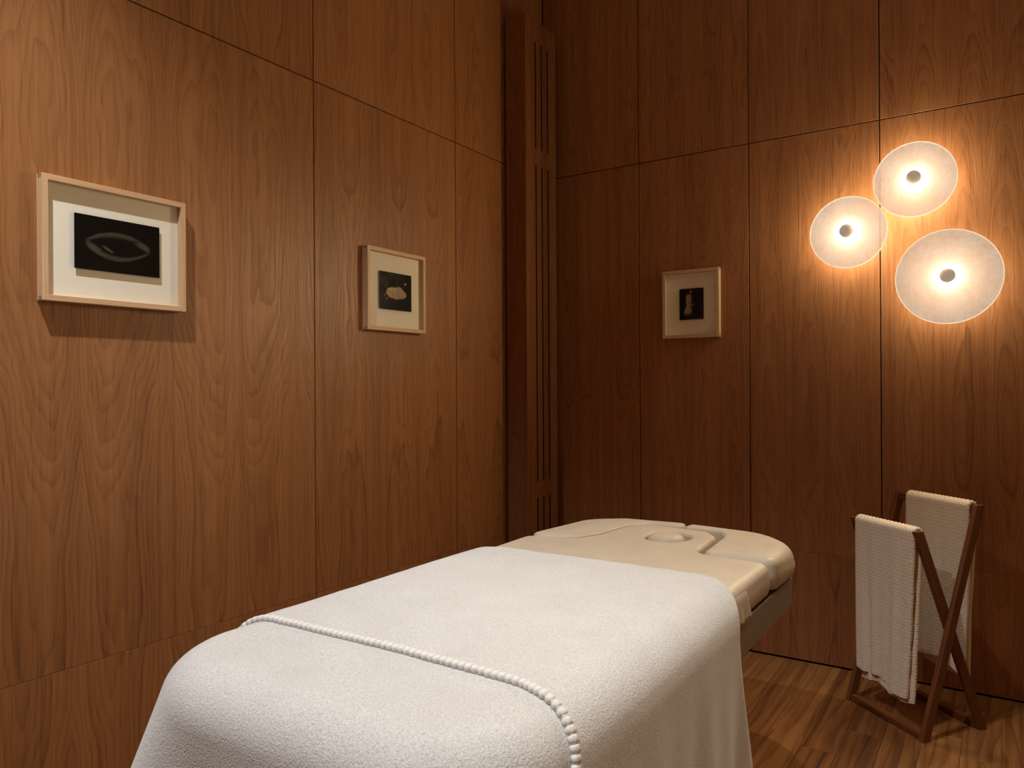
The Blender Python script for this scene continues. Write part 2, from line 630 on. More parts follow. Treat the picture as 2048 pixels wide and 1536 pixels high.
n1, n2 = len(ys) - 1, len(zz) - 1
rim = [(i, 0) for i in range(n1)] + [(n1, j) for j in range(n2)] + [(i, n2) for i in range(n1, 0, -1)] + [(0, j) for j in range(n2, 0, -1)]
for a, b in zip(rim, rim[1:] + rim[:1]):
    bm.faces.new((v1[a[0]][a[1]], v1[b[0]][b[1]], vv[b[0]][b[1]], vv[a[0]][a[1]]))
for f in bm.faces:
    for l in f.loops:
        l[uvL].uv = (l.vert.co.y + l.vert.co.x + 7.3, l.vert.co.z + 1.3)
finish('slotted_panel', bm, VEN_P, casing).data.materials.append(M_DARK)

# ------------------------------------------------------------------ box-framed pictures

def ink_hands(s, t):
    """two arms curving round to make an open eye shape"""
    x, y = (s - 0.5) * 2.0, (t - 0.5) * 2.0
    val = 0.0012
    up = 0.40 * (1 - (abs(x) / 0.80) ** 2.2) + 0.04 if abs(x) < 0.80 else -9
    lo = -0.46 * (1 - (abs(x) / 0.80) ** 1.9) - 0.06 if abs(x) < 0.80 else 9
    wu = 0.10 + 0.03 * math.cos(3 * x)
    wl = 0.10 + 0.035 * math.cos(3 * x + 1)
    g = 0.0
    a = (y - (up - 0.04)) / wu
    if abs(a) < 1:
        g = max(g, (1 - a * a) * (0.55 + 0.45 * a))
    b = (y - (lo + 0.05)) / wl
    if abs(b) < 1:
        g = max(g, (1 - b * b) * (0.6 - 0.35 * b))
    # fingers: the bands fan out into separate strands at their tips; a thumb stands off the lower hand
    def sm(q):
        q = max(0.0, min(1.0, q))
        return q * q * (3 - 2 * q)
    kr, kl = sm((x - 0.30) / 0.25), sm((-0.30 - x) / 0.25)
    if kr > 0 and abs((y - up + 0.10) / 0.17) < 1:
        b_ = (y - up + 0.10) / 0.17
        g = max(g * (1 - kr), kr * (1 - b_ * b_) * (0.40 + 0.60 * abs(math.cos(b_ * 6.0))))
    if kl > 0 and abs((y - lo - 0.10) / 0.17) < 1:
        b_ = (y - lo - 0.10) / 0.17
        g = max(g, kl * (1 - b_ * b_) * (0.40 + 0.60 * abs(math.cos(b_ * 6.0 + 0.5))))
    px, py = x + 0.26, y + 0.16
    L, N = (px * 0.72 - py * 0.70) / 0.20, (px * 0.70 + py * 0.72) / 0.055
    if L * L + N * N < 1:
        g = max(g, 0.8 * (1 - L * L - N * N) ** 0.6)
    g *= sm((0.80 - abs(x)) / 0.14)
    g *= 0.8 + 0.3 * noise.noise((x * 7, y * 7, 0))
    c = val + 0.115 * max(g, 0)
    return (c * 1.0, c * 0.82, c * 0.62)


def ink_stone(s, t):
    """pale lumpy stone with bright specks on a grey-black ground"""
    x, y = (s - 0.5) * 2.0, (t - 0.5) * 2.4
    n = noise.fractal((x * 2.2, y * 2.2, 3.0), 1.0, 2.0, 4)
    c = 0.014 + 0.030 * max(0, -x + y * 0.3 + 0.35) * (0.6 + n)
    ground = (c * 1.0, c * 0.98, c * 0.86)
    dx, dy = x - 0.03, y + 0.12
    r = math.hypot(dx / 0.70, dy / (0.47 if dy > 0 else 0.42))
    edge = 0.93 + 0.16 * noise.noise((math.atan2(dy, dx) * 1.3, 4.0, 1.0)) + 0.06 * noise.noise((x * 9, y * 9, 2))
    if r < edge:
        sh = 0.46 + 0.16 * noise.fractal((x * 4, y * 4, 7.0), 1.0, 2.0, 3) - 0.10 * max(0, -dy) * 2 - 0.10 * max(0, dx)
        sh = max(0.07, sh)
        k = min(1, (edge - r) / 0.07)
        return tuple(ground[i] * (1 - k) + k * sh * q for i, q in enumerate((1.0, 0.76, 0.52)))
    for cx, cy, rr, b in ((0.60, 0.57, 0.07, 0.36), (0.48, 0.37, 0.03, 0.2), (-0.70, -0.30, 0.04, 0.3),
                          (-0.58, -0.52, 0.05, 0.3), (-0.66, -0.42, 0.02, 0.2), (0.66, 0.66, 0.03, 0.2)):
        q = math.hypot(x - cx, y - cy)
        if q < rr:
            return (b, b * 0.85, b * 0.62)
    return ground


def ink_back(s, t):
    """softly lit seated back, seen from behind, on black"""
    x, y = (s - 0.5) * 2.0, (t - 0.5) * 2.6
    c = 0.006
    g = 0.0
    if -0.98 < y < 0.86:
        if y > -0.10:
            k = (y + 0.10) / 0.96
            cx = -0.22 + 0.02 * k
            wd = 0.17 + 0.11 * math.sin(PI * min(1, k * 1.02) * 0.8 + 0.35)
        else:
            k = (-0.10 - y) / 0.88
            cx = -0.22 - 0.08 * k
            wd = 0.17 + 0.20 * math.sin(PI * min(1, k) * 0.78)
        a = (x - cx) / max(wd, 0.01)
        if abs(a) < 1:
            g = (1 - a * a) ** 0.7 * (0.75 - 0.25 * a)
            g *= 1 - 0.35 * math.exp(-((x - cx - 0.01) / 0.03) ** 2)
            g *= min(1, (y + 0.98) / 0.35) * min(1, (0.86 - y) / 0.12)
    # profile of the cheek, and the hand at the waist
    for cx, cy, rx, ry, b in ((-0.06, 1.02, 0.08, 0.15, 0.75), (0.02, -0.12, 0.12, 0.05, 1.0), (0.17, -0.02, 0.14, 0.035, 0.8),
                              (0.03, 0.28, 0.06, 0.10, 0.25)):
        q = ((x - cx) / rx) ** 2 + ((y - cy) / ry) ** 2
        if q < 1:
            g = max(g, b * (1 - q) ** 0.5)
    v = c + 0.50 * g
    return (v * 1.0, v * 0.74, v * 0.47)


def picture(name, label, ax, u0, u1, z0, z1, p0, p1, q0, q1, ink, res):
    """ax 'x': hangs on the left wall (u = y); ax 'y': on the back wall (u = x)"""
    LIP, PR, MD, PD = 0.0155, 0.0315, 0.012, 0.0195
    if ax == 'x':
        base = (0.0, (u0 + u1) / 2, z0)

        def Pt(u, d, z):
            return Vector((d, u, z))
    else:
        base = ((u0 + u1) / 2, D, z0)

        def Pt(u, d, z):
            return Vector((u, D - d, z))
    root = thing(name, label, 'picture', base, 'pale wooden box-framed photographs')

    def bx(nm, ua, ub, da, db, za, zb, mat, bev=0.0, uvax=None, parent=root):
        A, B = Pt(ua, da, za), Pt(ub, db, zb)
        lo = [min(A[i], B[i]) for i in range(3)]
        hi = [max(A[i], B[i]) for i in range(3)]
        au = (1 if ax == 'x' else 0)
        uv = None
        if uvax == 'h':
            uv = (2, au, random.uniform(0, 9), 0)
        elif uvax == 'v':
            uv = (au, 2, random.uniform(0, 9), 0)
        return boxobj(nm, lo, hi, mat, parent, bevel=bev, uv=uv, seg=1)
    g = 0.0008
    rails = []
    rails.append(bx('frame_stile', u0, u0 + LIP, g, PR, z0, z1, M_MAPLE, 0.0008, 'v'))
    rails.append(bx('frame_stile', u1 - LIP, u1, g, PR, z0, z1, M_MAPLE, 0.0008, 'v'))
    bx('frame_rail', u0 + LIP, u1 - LIP, g, PR, z1 - LIP, z1, M_MAPLE, 0.0008, 'h')
    bx('frame_rail', u0 + LIP, u1 - LIP, g, PR, z0, z0 + LIP, M_MAPLE, 0.0008, 'h')
    # dark corner splines showing on the outer edges
    for st, uu in zip(rails, (u0, u1)):
        for zc in (z0 + 0.006, z1 - 0.006):
            for dd in (0.012, 0.021):
                e = 0.0004 if uu == u1 else -0.0004
                bx('corner_spline', uu - (0.004 if uu == u1 else -0.004), uu + e, dd, dd + 0.003, zc - 0.0055, zc + 0.0055, M_SPLINE, parent=st)
    bx('mount_board', u0 + LIP - 0.001, u1 - LIP + 0.001, 0.004, MD, z0 + LIP - 0.001, z1 - LIP + 0.001, M_MAT)
    bx('glass_pane', u0 + LIP, u1 - LIP, 0.0272, 0.0288, z0 + LIP, z1 - LIP, M_PANE)
    # raised print with its image as ink colours per vertex
    nx, ny = res
    verts, cols, faces = [], [], []
    for j in range(ny):
        for i in range(nx):
            s, t = i / (nx - 1), j / (ny - 1)
            verts.append(Pt(p0 + (p1 - p0) * s, PD, q0 + (q1 - q0) * t))
            cols.append((*ink(s, t), 1.0))
    faces = grid_faces(ny, nx)
    nb = len(verts)
    cor = [0, nx - 1, nx * ny - 1, nx * (ny - 1)]
    for (s, t) in ((0, 0), (1, 0), (1, 1), (0, 1)):
        verts.append(Pt(p0 + (p1 - p0) * s, PD - 0.0015, q0 + (q1 - q0) * t))
        cols.append((0.01, 0.008, 0.006, 1))
    faces.append((nb + 3, nb + 2, nb + 1, nb))
    edges = [list(range(0, nx)), [nx - 1 + nx * j for j in range(ny)],
             [nx * ny - 1 - i for i in range(nx)], [nx * (ny - 1) - nx * j for j in range(ny)]]
    for k, e in enumerate(edges):
        faces.append(tuple(e[::-1]) + (nb + k, nb + (k + 1) % 4))
    o = mesh_np('photo_print', verts, faces, M_PRINT, root, smooth=False)
    ca = o.data.color_attributes.new('ink', 'FLOAT_COLOR', 'POINT')
    ca.data.foreach_set('color', np.asarray(cols, dtype=np.float32).ravel())
    pm = (p0 + p1) / 2
    bx('print_spacer', pm - (p1 - p0) * 0.35, pm + (p1 - p0) * 0.35, MD, PD - 0.0016,
       q0 + (q1 - q0) * 0.15, q1 - (q1 - q0) * 0.15, M_MAT)
    return root


picture('framed_picture', 'wide pale wooden box frame with a dark photograph of two hands curving together', 'x',
        0.940, 1.346, 1.478, 1.808, 1.026, 1.268, 1.573, 1.722, ink_hands, (160, 96))
picture('framed_picture', 'pale wooden box frame with a photograph of a pale stone on black', 'x',
        2.122, 2.472, 1.472, 1.802, 2.201, 2.392, 1.561, 1.7125, ink_stone, (100, 84))
picture('framed_picture', 'pale wooden box frame with a dim photograph of a bare back', 'y',
        0.699, 0.982, 1.473, 1.803, 0.783, 0.903, 1.562, 1.7125, ink_back, (84, 100))

# ------------------------------------------------------------------ wall sconces

def sconce(cx, cz, r, label, power):
    root = thing('wall_sconce', label, 'lamp', (cx, D, cz), 'round glass wall lamps')
    M = Matrix.Translation((cx, D, cz)) @ Matrix.Rotation(PI / 2, 4, 'X')   # local z -> -y, away from the wall

    def L(nm, prof, mat, seg=64, parent=root, ang=math.radians(40)):
        bm = bmesh.new()
        lathe(bm, prof, seg, M)
        return finish(nm, bm, mat, parent, smooth=True, angle=ang)
    L('wall_plate', [(0, 0.0006), (0.032, 0.0006), (0.034, 0.002), (0.034, 0.008), (0.031, 0.010), (0, 0.010)], M_CAP)
    L('stem', [(0, 0.0101), (0.0075, 0.0101), (0.0075, 0.086), (0, 0.086)], M_STEEL, 24)
    gz = 0.100
    disc = L('glass_disc', [(0.0086, gz), (r * 0.3, gz), (r * 0.6, gz), (r, gz), (r, gz + 0.005), (r * 0.6, gz + 0.005),
                            (r * 0.3, gz + 0.005), (0.0086, gz + 0.005), (0.0086, gz)], M_GLASS, 96)
    ul = disc.data.uv_layers.new(name='UVMap')
    for lp in disc.data.loops:
        c = disc.data.vertices[lp.vertex_index].co
        ul.data[lp.index].uv = (math.hypot(c.x - cx, c.z - cz), 0.0)
    bm = bmesh.new()
    n = 112
    prof = [(r + 0.0004, gz - 0.0006), (r + 0.0022, gz - 0.0006), (r + 0.0022, gz + 0.0062), (r - 0.0008, gz + 0.0062), (r - 0.0008, gz + 0.0054),
            (r + 0.0004, gz + 0.0054), (r + 0.0004, gz - 0.0006)]
    lathe(bm, prof, n, M)
    finish('polished_edge', bm, M_RIM, disc, smooth=True, angle=math.radians(40))
    cz0 = 0.133
    L('lamp_cap', [(0, cz0), (0.024, cz0), (0.0275, cz0 + 0.002), (0.0285, cz0 + 0.007), (0.0275, cz0 + 0.014), (0.022, cz0 + 0.020),
                   (0.012, cz0 + 0.0235), (0, cz0 + 0.0245)], M_CAP, 48, ang=math.radians(60))
    # lit core of the glass round the cap, and the lamp behind the disc that washes the wall
    L('lit_core', [(0.0275, gz + 0.0054), (0.042, gz + 0.0054), (0.042, gz + 0.0060), (0.0275, gz + 0.0060), (0.0275, gz + 0.0054)], M_CORE, 48)
    ld = bpy.data.lights.new('lamp_light', 'POINT')
    ld.shadow_soft_size = 0.003
    ld.energy = power
    ld.color = SCONCE_COL
    lo = bpy.data.objects.new('lamp_light', ld)
    link(lo, root)
    lo.location = (0.0, -(gz - 0.006), 0.0)
    return root


sconce(1.807, 2.070, 0.149, 'topmost of the three round frosted glass wall lamps', SCONCE_P)
sconce(1.5575, 1.886, 0.149, 'leftmost of the three round frosted glass wall lamps, nearest the small framed picture', SCONCE_P)
sconce(1.9225, 1.668, 0.185, 'largest and lowest of the three round frosted glass wall lamps, above the towel rack', SCONCE_P)

# ------------------------------------------------------------------ ceiling downlights, and the added fill spot as the last of them
for i, (x, y, p, cone, bl, tgt, lcol) in enumerate(DOWN):
    root = thing('downlight', ('recessed ceiling downlight near the left wall and the foot of the bed',
                               'recessed ceiling downlight over the head of the bed',
                               'unseen warm fill spot added over the open floor right of the bed')[i], 'lamp', (x, y, CEIL), 'recessed ceiling downlights')
    bm = bmesh.new()
    lathe(bm, [(0.036, -0.0005), (0.05, -0.0005), (0.05, -0.004), (0.036, -0.006), (0.036, -0.0005)], 40, Matrix.Translation((x, y, CEIL)))
    finish('trim_ring', bm, M_STEEL, root, smooth=True, angle=0.6)
    ld = bpy.data.lights.new('downlight_beam', 'SPOT')
    ld.energy = p
    ld.color = lcol
    ld.spot_size = math.radians(cone)
    ld.spot_blend = bl
    ld.shadow_soft_size = 0.028
    lo = bpy.data.objects.new('downlight_beam', ld)
    link(lo, root)
    lo.location = (0, 0, -0.012)
    dv = Vector(tgt) - Vector((x, y, CEIL))
    lo.rotation_euler = dv.to_track_quat('-Z', 'Y').to_euler()

# ------------------------------------------------------------------ treatment bed

def round_poly(pts, step=0.012):
    """pts: (x, y, corner radius, edge radius); returns dense outline with edge radii, counter-clockwise"""
    out = []
    n = len(pts)
    P = [Vector(p[:2]) for p in pts]
    arcs = []
    for i in range(n):
        a, b, c = P[i - 1], P[i], P[(i + 1) % n]
        d1, d2 = (a - b).normalized(), (c - b).normalized()
        ang = math.acos(max(-1, min(1, d1.dot(d2))))
        r = pts[i][2]
        if r < 1e-5 or abs(ang - PI) < 1e-3:
            arcs.append(([b], pts[i][3]))
            continue
        tl = min(r / math.tan(ang / 2), 0.48 * min((a - b).length, (c - b).length))
        r = tl * math.tan(ang / 2)
        cen = b + (d1 + d2).normalized() * (r / math.sin(ang / 2))
        p1, p2 = b + d1 * tl, b + d2 * tl
        v1, v2 = p1 - cen, p2 - cen
        th = math.atan2(v1.x * v2.y - v1.y * v2.x, v1.dot(v2))
        k = max(4, int(abs(th) * max(r, 0.03) / step * 1.5))
        pp = []
        for q in range(k + 1):
            t = th * q / k
            pp.append(cen + Vector((v1.x * math.cos(t) - v1.y * math.sin(t), v1.x * math.sin(t) + v1.y * math.cos(t))))
        arcs.append((pp, pts[i][3]))
    for i in range(n):
        pp, e = arcs[i]
        nxt, e2 = arcs[(i + 1) % n]
        for p in pp:
            out.append((p.x, p.y, e))
        a, b = pp[-1], nxt[0]
        L = (b - a).length
        k = int(L / (step * 2))
        for q in range(1, k):
            t = q / k
            p = a.lerp(b, t)
            out.append((p.x, p.y, e + (e2 - e) * t))
    return np.array(out)


def normals2d(O):
    d = np.roll(O[:, :2], -1, 0) - np.roll(O[:, :2], 1, 0)
    d /= np.linalg.norm(d, axis=1)[:, None] + 1e-9
    return np.stack([d[:, 1], -d[:, 0]], 1)     # outward for ccw


def cdt_fill(bm, outer, inner):
    """triangles between an outer vertex loop and an optional inner one"""
    from mathutils.geometry import delaunay_2d_cdt
    vs = list(outer) + list(inner)
    co = [Vector((v.co.x, v.co.y)) for v in vs]
    no = len(outer)
    ed = [(i, (i + 1) % no) for i in range(no)]
    ed += [(no + i, no + (i + 1) % len(inner)) for i in range(len(inner))]
    oc, oe, of, ov, _, _ = delaunay_2d_cdt(co, ed, [], 0, 1e-7)

    def inside(p, poly):
        c = False
        for a, b in zip(poly, poly[1:] + poly[:1]):
            if (a.y > p.y) != (b.y > p.y) and p.x < (b.x - a.x) * (p.y - a.y) / (b.y - a.y) + a.x:
                c = not c
        return c
    P, Q = co[:no], co[no:]
    mp = [vs[o[0]] if o else None for o in ov]
    for f in of:
        c = sum((oc[i] for i in f), Vector((0, 0))) / len(f)
        if not inside(c, P) or (Q and inside(c, Q)):
            continue
        q = [mp[i] for i in f]
        if None in q or len(set(q)) < 3:
            continue
        try:
            bm.faces.new(q)
        except ValueError:
            pass


def pad(name, pts, z0, z1, mat, parent, hole=None, dome=None, step=0.012, belly=0.004, under=0.012):
    O = round_poly(pts, step)
    area = np.sum(O[:, 0] * np.roll(O[:, 1], -1) - np.roll(O[:, 0], -1) * O[:, 1])
    if area < 0:
        O = O[::-1].copy()
    N = normals2d(O)
    e = O[:, 2].copy()
    for _ in range(4):
        e = (np.roll(e, 1) + e * 2 + np.roll(e, -1)) / 4
    rings = []

    def ring(inset, z):
        xy = O[:, :2] - N * inset[:, None]
        zz = z if isinstance(z, np.ndarray) else np.full(len(O), z)
        rings.append(np.column_stack([xy, zz]))
    ring(np.full(len(O), under), z0 - 0.0)
    ring(np.full(len(O), under * 0.3), z0 + 0.004)
    ring(np.full(len(O), 0.0), z0 + 0.014)
    hs = z1 - e
    for t in (0.35, 0.7):
        ring(-belly * math.sin(PI * t) * np.ones(len(O)), (z0 + 0.014) * (1 - t) + hs * t)
    K = 8
    for k in range(0, K + 1):
        a = PI / 2 * k / K
        ring(e * (1 - math.cos(a)), hs + e * math.sin(a))
    ring(e + 0.004, z1 + 0.0006)
    bm = bmesh.new()
    V = [[bm.verts.new(p) for p in R] for R in rings]
    n = len(O)
    for A, B in zip(V[:-1], V[1:]):
        for i in range(n):
            j = (i + 1) % n
            bm.faces.new((A[i], A[j], B[j], B[i]))
    bm.faces.new(V[0][::-1])
    if hole is None:
        cdt_fill(bm, V[-1], [])
    else:
        # hole: list of (offset from rim outward, z) rings about an ellipse (cx, cy, rx, ry)
        cx, cy, rx, ry, depth, er = hole
        m_ = 64
        hr = []
        prof = [(er + 0.006, z1 + 0.0006)] + [(er * (1 - math.cos(PI / 2 * k / 6)) if False else er * (1 - math.sin(PI / 2 * k / 6)), z1 - er + er * math.cos(PI / 2 * k / 6)) for k in range(0, 7)]
        prof += [(0.0, z1 - depth), (-rx * 0.5, z1 - depth - 0.004)]
        for off, z in prof:
            hr.append([bm.verts.new((cx + (rx + off) * math.cos(2 * PI * k / m_), cy + (ry + off * (ry / rx if off < 0 else 1)) * math.sin(2 * PI * k / m_), z)) for k in range(m_)])
        for A, B in zip(hr[:-1], hr[1:]):
            for k in range(m_):
                j = (k + 1) % m_
                bm.faces.new((A[k], A[j], B[j], B[k]))
        bm.faces.new(hr[-1])
        cdt_fill(bm, V[-1], hr[0])
    return finish(name, bm, mat, parent, smooth=True, angle=math.radians(70))


bed = thing('treatment_bed', 'cream upholstered treatment bed with a face rest and padded arm rests on a taupe base', 'bed', (1.17, 1.6, 0))
BX0, BX1 = 0.778, 1.563
ZT, ZB = 0.752, 0.664
E1, E2 = 0.045, 0.016
pad('mattress', [(BX0 + 0.004, 0.768, 0.19, E1), (BX1 - 0.002, 0.768, 0.19, E1), (BX1, 2.125, 0.035, 0.026), (1.375, 2.135, 0.02, E2),
                 (1.338, 2.16, 0.02, E2), (1.318, 2.40, 0.03, E2), (1.27, 2.468, 0.04, E2), (1.10, 2.480, 0.04, 0.012), (1.0515, 2.4805, 0.04, 0.008), (0.9975, 2.399, 0.05, 0.004), (0.9825, 2.2245, 0.06, 0.004),
                 (0.9475, 2.1315, 0.05, 0.004), (BX0, 2.0968, 0.035, 0.016)], ZB, ZT, M_CREAM, bed,
    hole=(1.185, 2.315, 0.072, 0.085, 0.05, 0.014))
pad('arm_rest', [(BX0, 2.0995, 0.035, 0.016), (0.945, 2.134, 0.05, 0.005), (0.980, 2.225, 0.06, 0.005), (0.995, 2.40, 0.05, 0.006), (1.05, 2.4835, 0.04, 0.010),
                 (1.166, 2.488, 0.018, 0.012), (1.166, 2.556, 0.024, 0.017), (0.93, 2.560, 0.1, 0.04), (BX0 + 0.01, 2.46, 0.16, 0.045)],
    ZB, ZT + 0.004, M_CREAM, bed)
pad('arm_rest', [(BX1 + 0.004, 2.142, 0.035, 0.026), (BX1 + 0.010, 2.40, 0.2, E1), (1.44, 2.560, 0.2, E1), (1.172, 2.557, 0.024, 0.017),
                 (1.172, 2.490, 0.018, 0.012), (1.30, 2.492, 0.03, 0.014), (1.338, 2.42, 0.03, 0.016), (1.356, 2.152, 0.03, 0.02)],
    ZB, ZT + 0.003, M_CREAM, bed)
pad('face_cushion', [(1.185 + 0.062 * math.cos(a), 2.300 + 0.058 * math.sin(a), 0.0, 0.030) for a in [2 * PI * k / 40 for k in range(40)]],
    ZT - 0.045, ZT + 0.012, M_CREAM, bed, step=0.006, belly=0.002, under=0.006)
# loose side flaps of the cover
def flap(y0, y1, drop, seed):
    n, k = 40, 14
    vs = []
    rr = random.Random(seed)
    ph = [rr.uniform(0, 6) for _ in range(3)]
    for i in range(n):
        y = y0 + (y1 - y0) * i / (n - 1)
        for j in range(k):
            t = j / (k - 1)
            a = t * 1.25
            off = 0.0006 + 0.003 * t
            if t < 0.45:
                th = math.radians(38) + t / 0.45 * math.radians(52)
                x = BX1 - E1 + (E1 + off) * math.sin(th)
                z = ZT - E1 + (E1 + off) * math.cos(th)
            else:
                s = (t - 0.45) / 0.55
                x = BX1 + off + 0.004 * s
                z = ZT - E1 - s * drop
                x += s * 0.0022 * (math.sin(y * 90 + ph[0]) + 0.6 * math.sin(y * 170 + ph[1])) * (1 if y > y1 - 0.12 else 0.35)
            vs.append((x + 0.0008, y, z))
    o = mesh_np('side_flap', vs, grid_faces(n, k), M_CREAM, bed)
    md = o.modifiers.new('thick', 'SOLIDIFY')
    md.thickness = 0.0025
    md.offset = 1.0
    return o


flap(1.62, 1.885, 0.040, 4)
# piping between pads
BASE_X0, BASE_X1 = 0.79, 1.557
fr = boxobj('base_panel', (BASE_X0, 0.80, 0.566), (BASE_X1, 2.392, 0.654), M_BASE, bed, bevel=0.0015, uv=(0, 1, 0, 0), seg=1)
boxobj('support_board', (BASE_X0 + 0.03, 0.83, 0.6545), (BASE_X1 - 0.003, 2.385, 0.6635), M_DARK, bed)
boxobj('pedestal', (0.95, 1.15, 0.06), (1.40, 2.0, 0.5655), M_BASE, bed, bevel=0.004, uv=(0, 2, 3, 0))
boxobj('foot_plate', (0.90, 1.05, 0.0), (1.45, 2.10, 0.0595), M_STEEL, bed, bevel=0.004)

# ------------------------------------------------------------------ wool blanket
FX0, FX1, FY0 = 0.762, 1.5745, 0.740        # outer faces of the draped cloth
ER = 0.075
CR = 0.112                                   # plan corner radius of the core
ZB_TOP = ZT + 0.004


def drape(u, v, o):
    """flat cloth point (u, v) -> room point, o = offset outwards from the bed"""
    cx0, cx1, cy0 = FX0 + ER, FX1 - ER, FY0 + ER
    qx = min(max(u, cx0 + CR), cx1 - CR)
    qy = max(v, cy0 + CR)
    dx, dy = u - qx, v - qy
    if dx == 0 and dy == 0:
        dd = -1.0
        nx = ny = 0
    elif dy == 0:
        dd = abs(dx) - CR
        nx, ny = math.copysign(1, dx), 0
    elif dx == 0:
        dd = abs(dy) - CR
        nx, ny = 0, -1
    else:
        h_ = math.hypot(dx, dy)
        dd = h_ - CR
        nx, ny = dx / h_, dy / h_
    und = 0.0022 * noise.noise((u * 6, v * 5, 0.3)) + 0.0012 * noise.noise((u * 17, v * 15, 4.0))
    if dd <= 0:
        return Vector((u, v, ZB_TOP + o + und))
    bx, by = u - nx * dd, v - ny * dd
    # the cloth rolls over the edge, then runs off straight at its own slope
    fl = 0.004 if (dy == 0 and dx > 0) else (0.05 + 0.23 * abs(2 * nx * ny))
    am = PI / 2 - fl
    arc = ER * am
    R = ER + o
    if dd < arc:
        a = dd / ER
        return Vector((bx + nx * R * math.sin(a), by + ny * R * math.sin(a), ZB_TOP - ER + R * math.cos(a) + und * math.cos(a)))
    s = dd - arc
    rad = R * math.sin(am) + s * math.cos(am)
    k = min(1.0, s / 0.35)
    if dx != 0 and dy != 0:
        th = math.atan2(-dy, abs(dx))
        rad += 0.030 * k * math.cos(6.0 * th) * math.sin(2 * th) ** 0.5 if math.sin(2 * th) > 0 else 0
        rad += 0.012 * k
    # soft vertical folds
    tpar = v if dx != 0 and dy == 0 else u
    if dy == 0:
        rad += 0.006 * k * math.sin(v * 21 + 0.6) + 0.004 * k * math.sin(v * 47)
    elif dx == 0:
        rad += 0.014 * k * math.sin(u * 17 - 0.5) + 0.005 * k * math.sin(u * 41 + 1)
    return Vector((bx + nx * rad, by + ny * rad, ZB_TOP - ER + R * math.cos(am) - s * math.sin(am)))


blanket = thing('wool_blanket', 'cream felted wool blanket with a whip-stitched edge, folded over and draped across the treatment bed', 'blanket',
                (1.17, 1.2, ZT))
DROP = 0.62
UA, UB = FX0 - DROP, FX1 + DROP
YEDGE = 1.004
YFAR = 1.806


def v_edge(u):
    y = YEDGE + 0.006 * math.sin((u - 0.8) * 5)
    if u > 1.45:
        y -= 0.072 * min(1, (u - 1.45) / 0.18) ** 1.2
    if u < 0.85:
        y -= 0.03 * min(1, (0.85 - u) / 0.12)
    return y


def v_far(u):
    y = YFAR + 0.010 * math.sin((u - 0.8) * 4)
    if u > 1.48:
        y -= 0.075 * min(1, (u - 1.48) / 0.12) ** 1.5
        y += 0.10 * min(1, max(0, u - 1.64) / 0.4)
    if u < 0.90:
        y -= 0.035 * min(1, (0.90 - u) / 0.12) ** 1.5
    return y


TW = 0.0095   # cloth thickness
us = np.arange(UA, UB + 1e-6, 0.010)
# under layer: foot drop up to just short of the fold
vs_, rows = [], []
va = FY0 - DROP + 0.05
nv = 176
for j in range(nv):
    for u in us:
        vv = va + (v_far(u) - 0.012 - va) * j / (nv - 1)
        vs_.append(drape(u, vv, 0.0006))
low = mesh_np('under_layer', vs_, grid_faces(nv, len(us)), M_WOOL, blanket)
md = low.modifiers.new('thick', 'SOLIDIFY')
md.thickness = TW
md.offset = 1.0
# folded top layer
vs_ = []
nv = 110
for j in range(nv):
    t = j / (nv - 1)
    t = 1 - (1 - t) ** 1.15
    for u in us:
        a, b = v_edge(u), v_far(u)
        vv = a + (b - a) * t
        o = TW + 0.0012
        back = b - vv
        if back < 0.011:
            o = 0.0006 + (o - 0.0006) * math.sqrt(max(0, 1 - (1 - back / 0.011) ** 2))
        vs_.append(drape(u, vv, o))
top = mesh_np('folded_layer', vs_, grid_faces(nv, len(us)), M_WOOL, blanket)
md = top.modifiers.new('thick', 'SOLIDIFY')
md.thickness = TW
md.offset = 1.0
# whip stitches along the visible edge
path = []
for u in np.arange(UA + 0.05, UB - 0.05, 0.002):
    p = drape(u, v_edge(u) + 0.004, TW + 0.0012)
    q = drape(u, v_edge(u) + 0.010, TW + 0.0012)
    up = drape(u, v_edge(u) + 0.004, TW + 0.0112)
    path.append((p, (q - p).normalized(), (up - p).normalized()))
stm = bpy.data.meshes.new('stitch')
bm = bmesh.new()
bmesh.ops.create_uvsphere(bm, u_segments=12, v_segments=7, radius=1.0)
for v in bm.verts:      # squared-off cushion
    v.co = Vector([math.copysign(abs(c) ** e_, c) for c, e_ in zip(v.co, (0.45, 0.6, 0.7))])
bm.to_mesh(stm)
bm.free()
for p in stm.polygons:
    p.use_smooth = True
stm.materials.append(M_YARN)
acc = 0.0
bpy.context.view_layer.update()
inv = top.matrix_world.inverted()
count = 0
rs = random.Random(3)
for k in range(1, len(path)):
    acc += (path[k][0] - path[k - 1][0]).length
    if acc >= 0.0122 and count < 290:
        acc = 0.0
        p, side, up = path[k]
        tan = (path[k][0] - path[k - 1][0]).normalized()
        side = (side - tan * side.dot(tan)).normalized()
        tan2 = (tan + side * 0.28).normalized()
        nrm = tan2.cross(side).normalized()
        if nrm.dot(up) < 0:
            nrm = -nrm
        sd = nrm.cross(tan2)
        M = Matrix((tan2 * 0.0065, sd * (0.0084 + rs.uniform(-0.0008, 0.0008)), nrm * 0.0064)).transposed().to_4x4()
        M.translation = p + up * (TW * 0.5) + side * 0.002
        o = bpy.data.objects.new('stitch', stm)
        link(o, top)
        o.matrix_parent_inverse = inv
        o.matrix_basis = M
        count += 1

# ------------------------------------------------------------------ folding towel rack
FO = Vector((1.863, 2.933, 0))
W_ = Vector((0.656, 0.755, 0)).normalized()
U_ = Vector((-0.7536, 0.6573, 0)).normalized()


def RP(u, w_, z):
    return FO + U_ * u + W_ * w_ + Vector((0, 0, z))


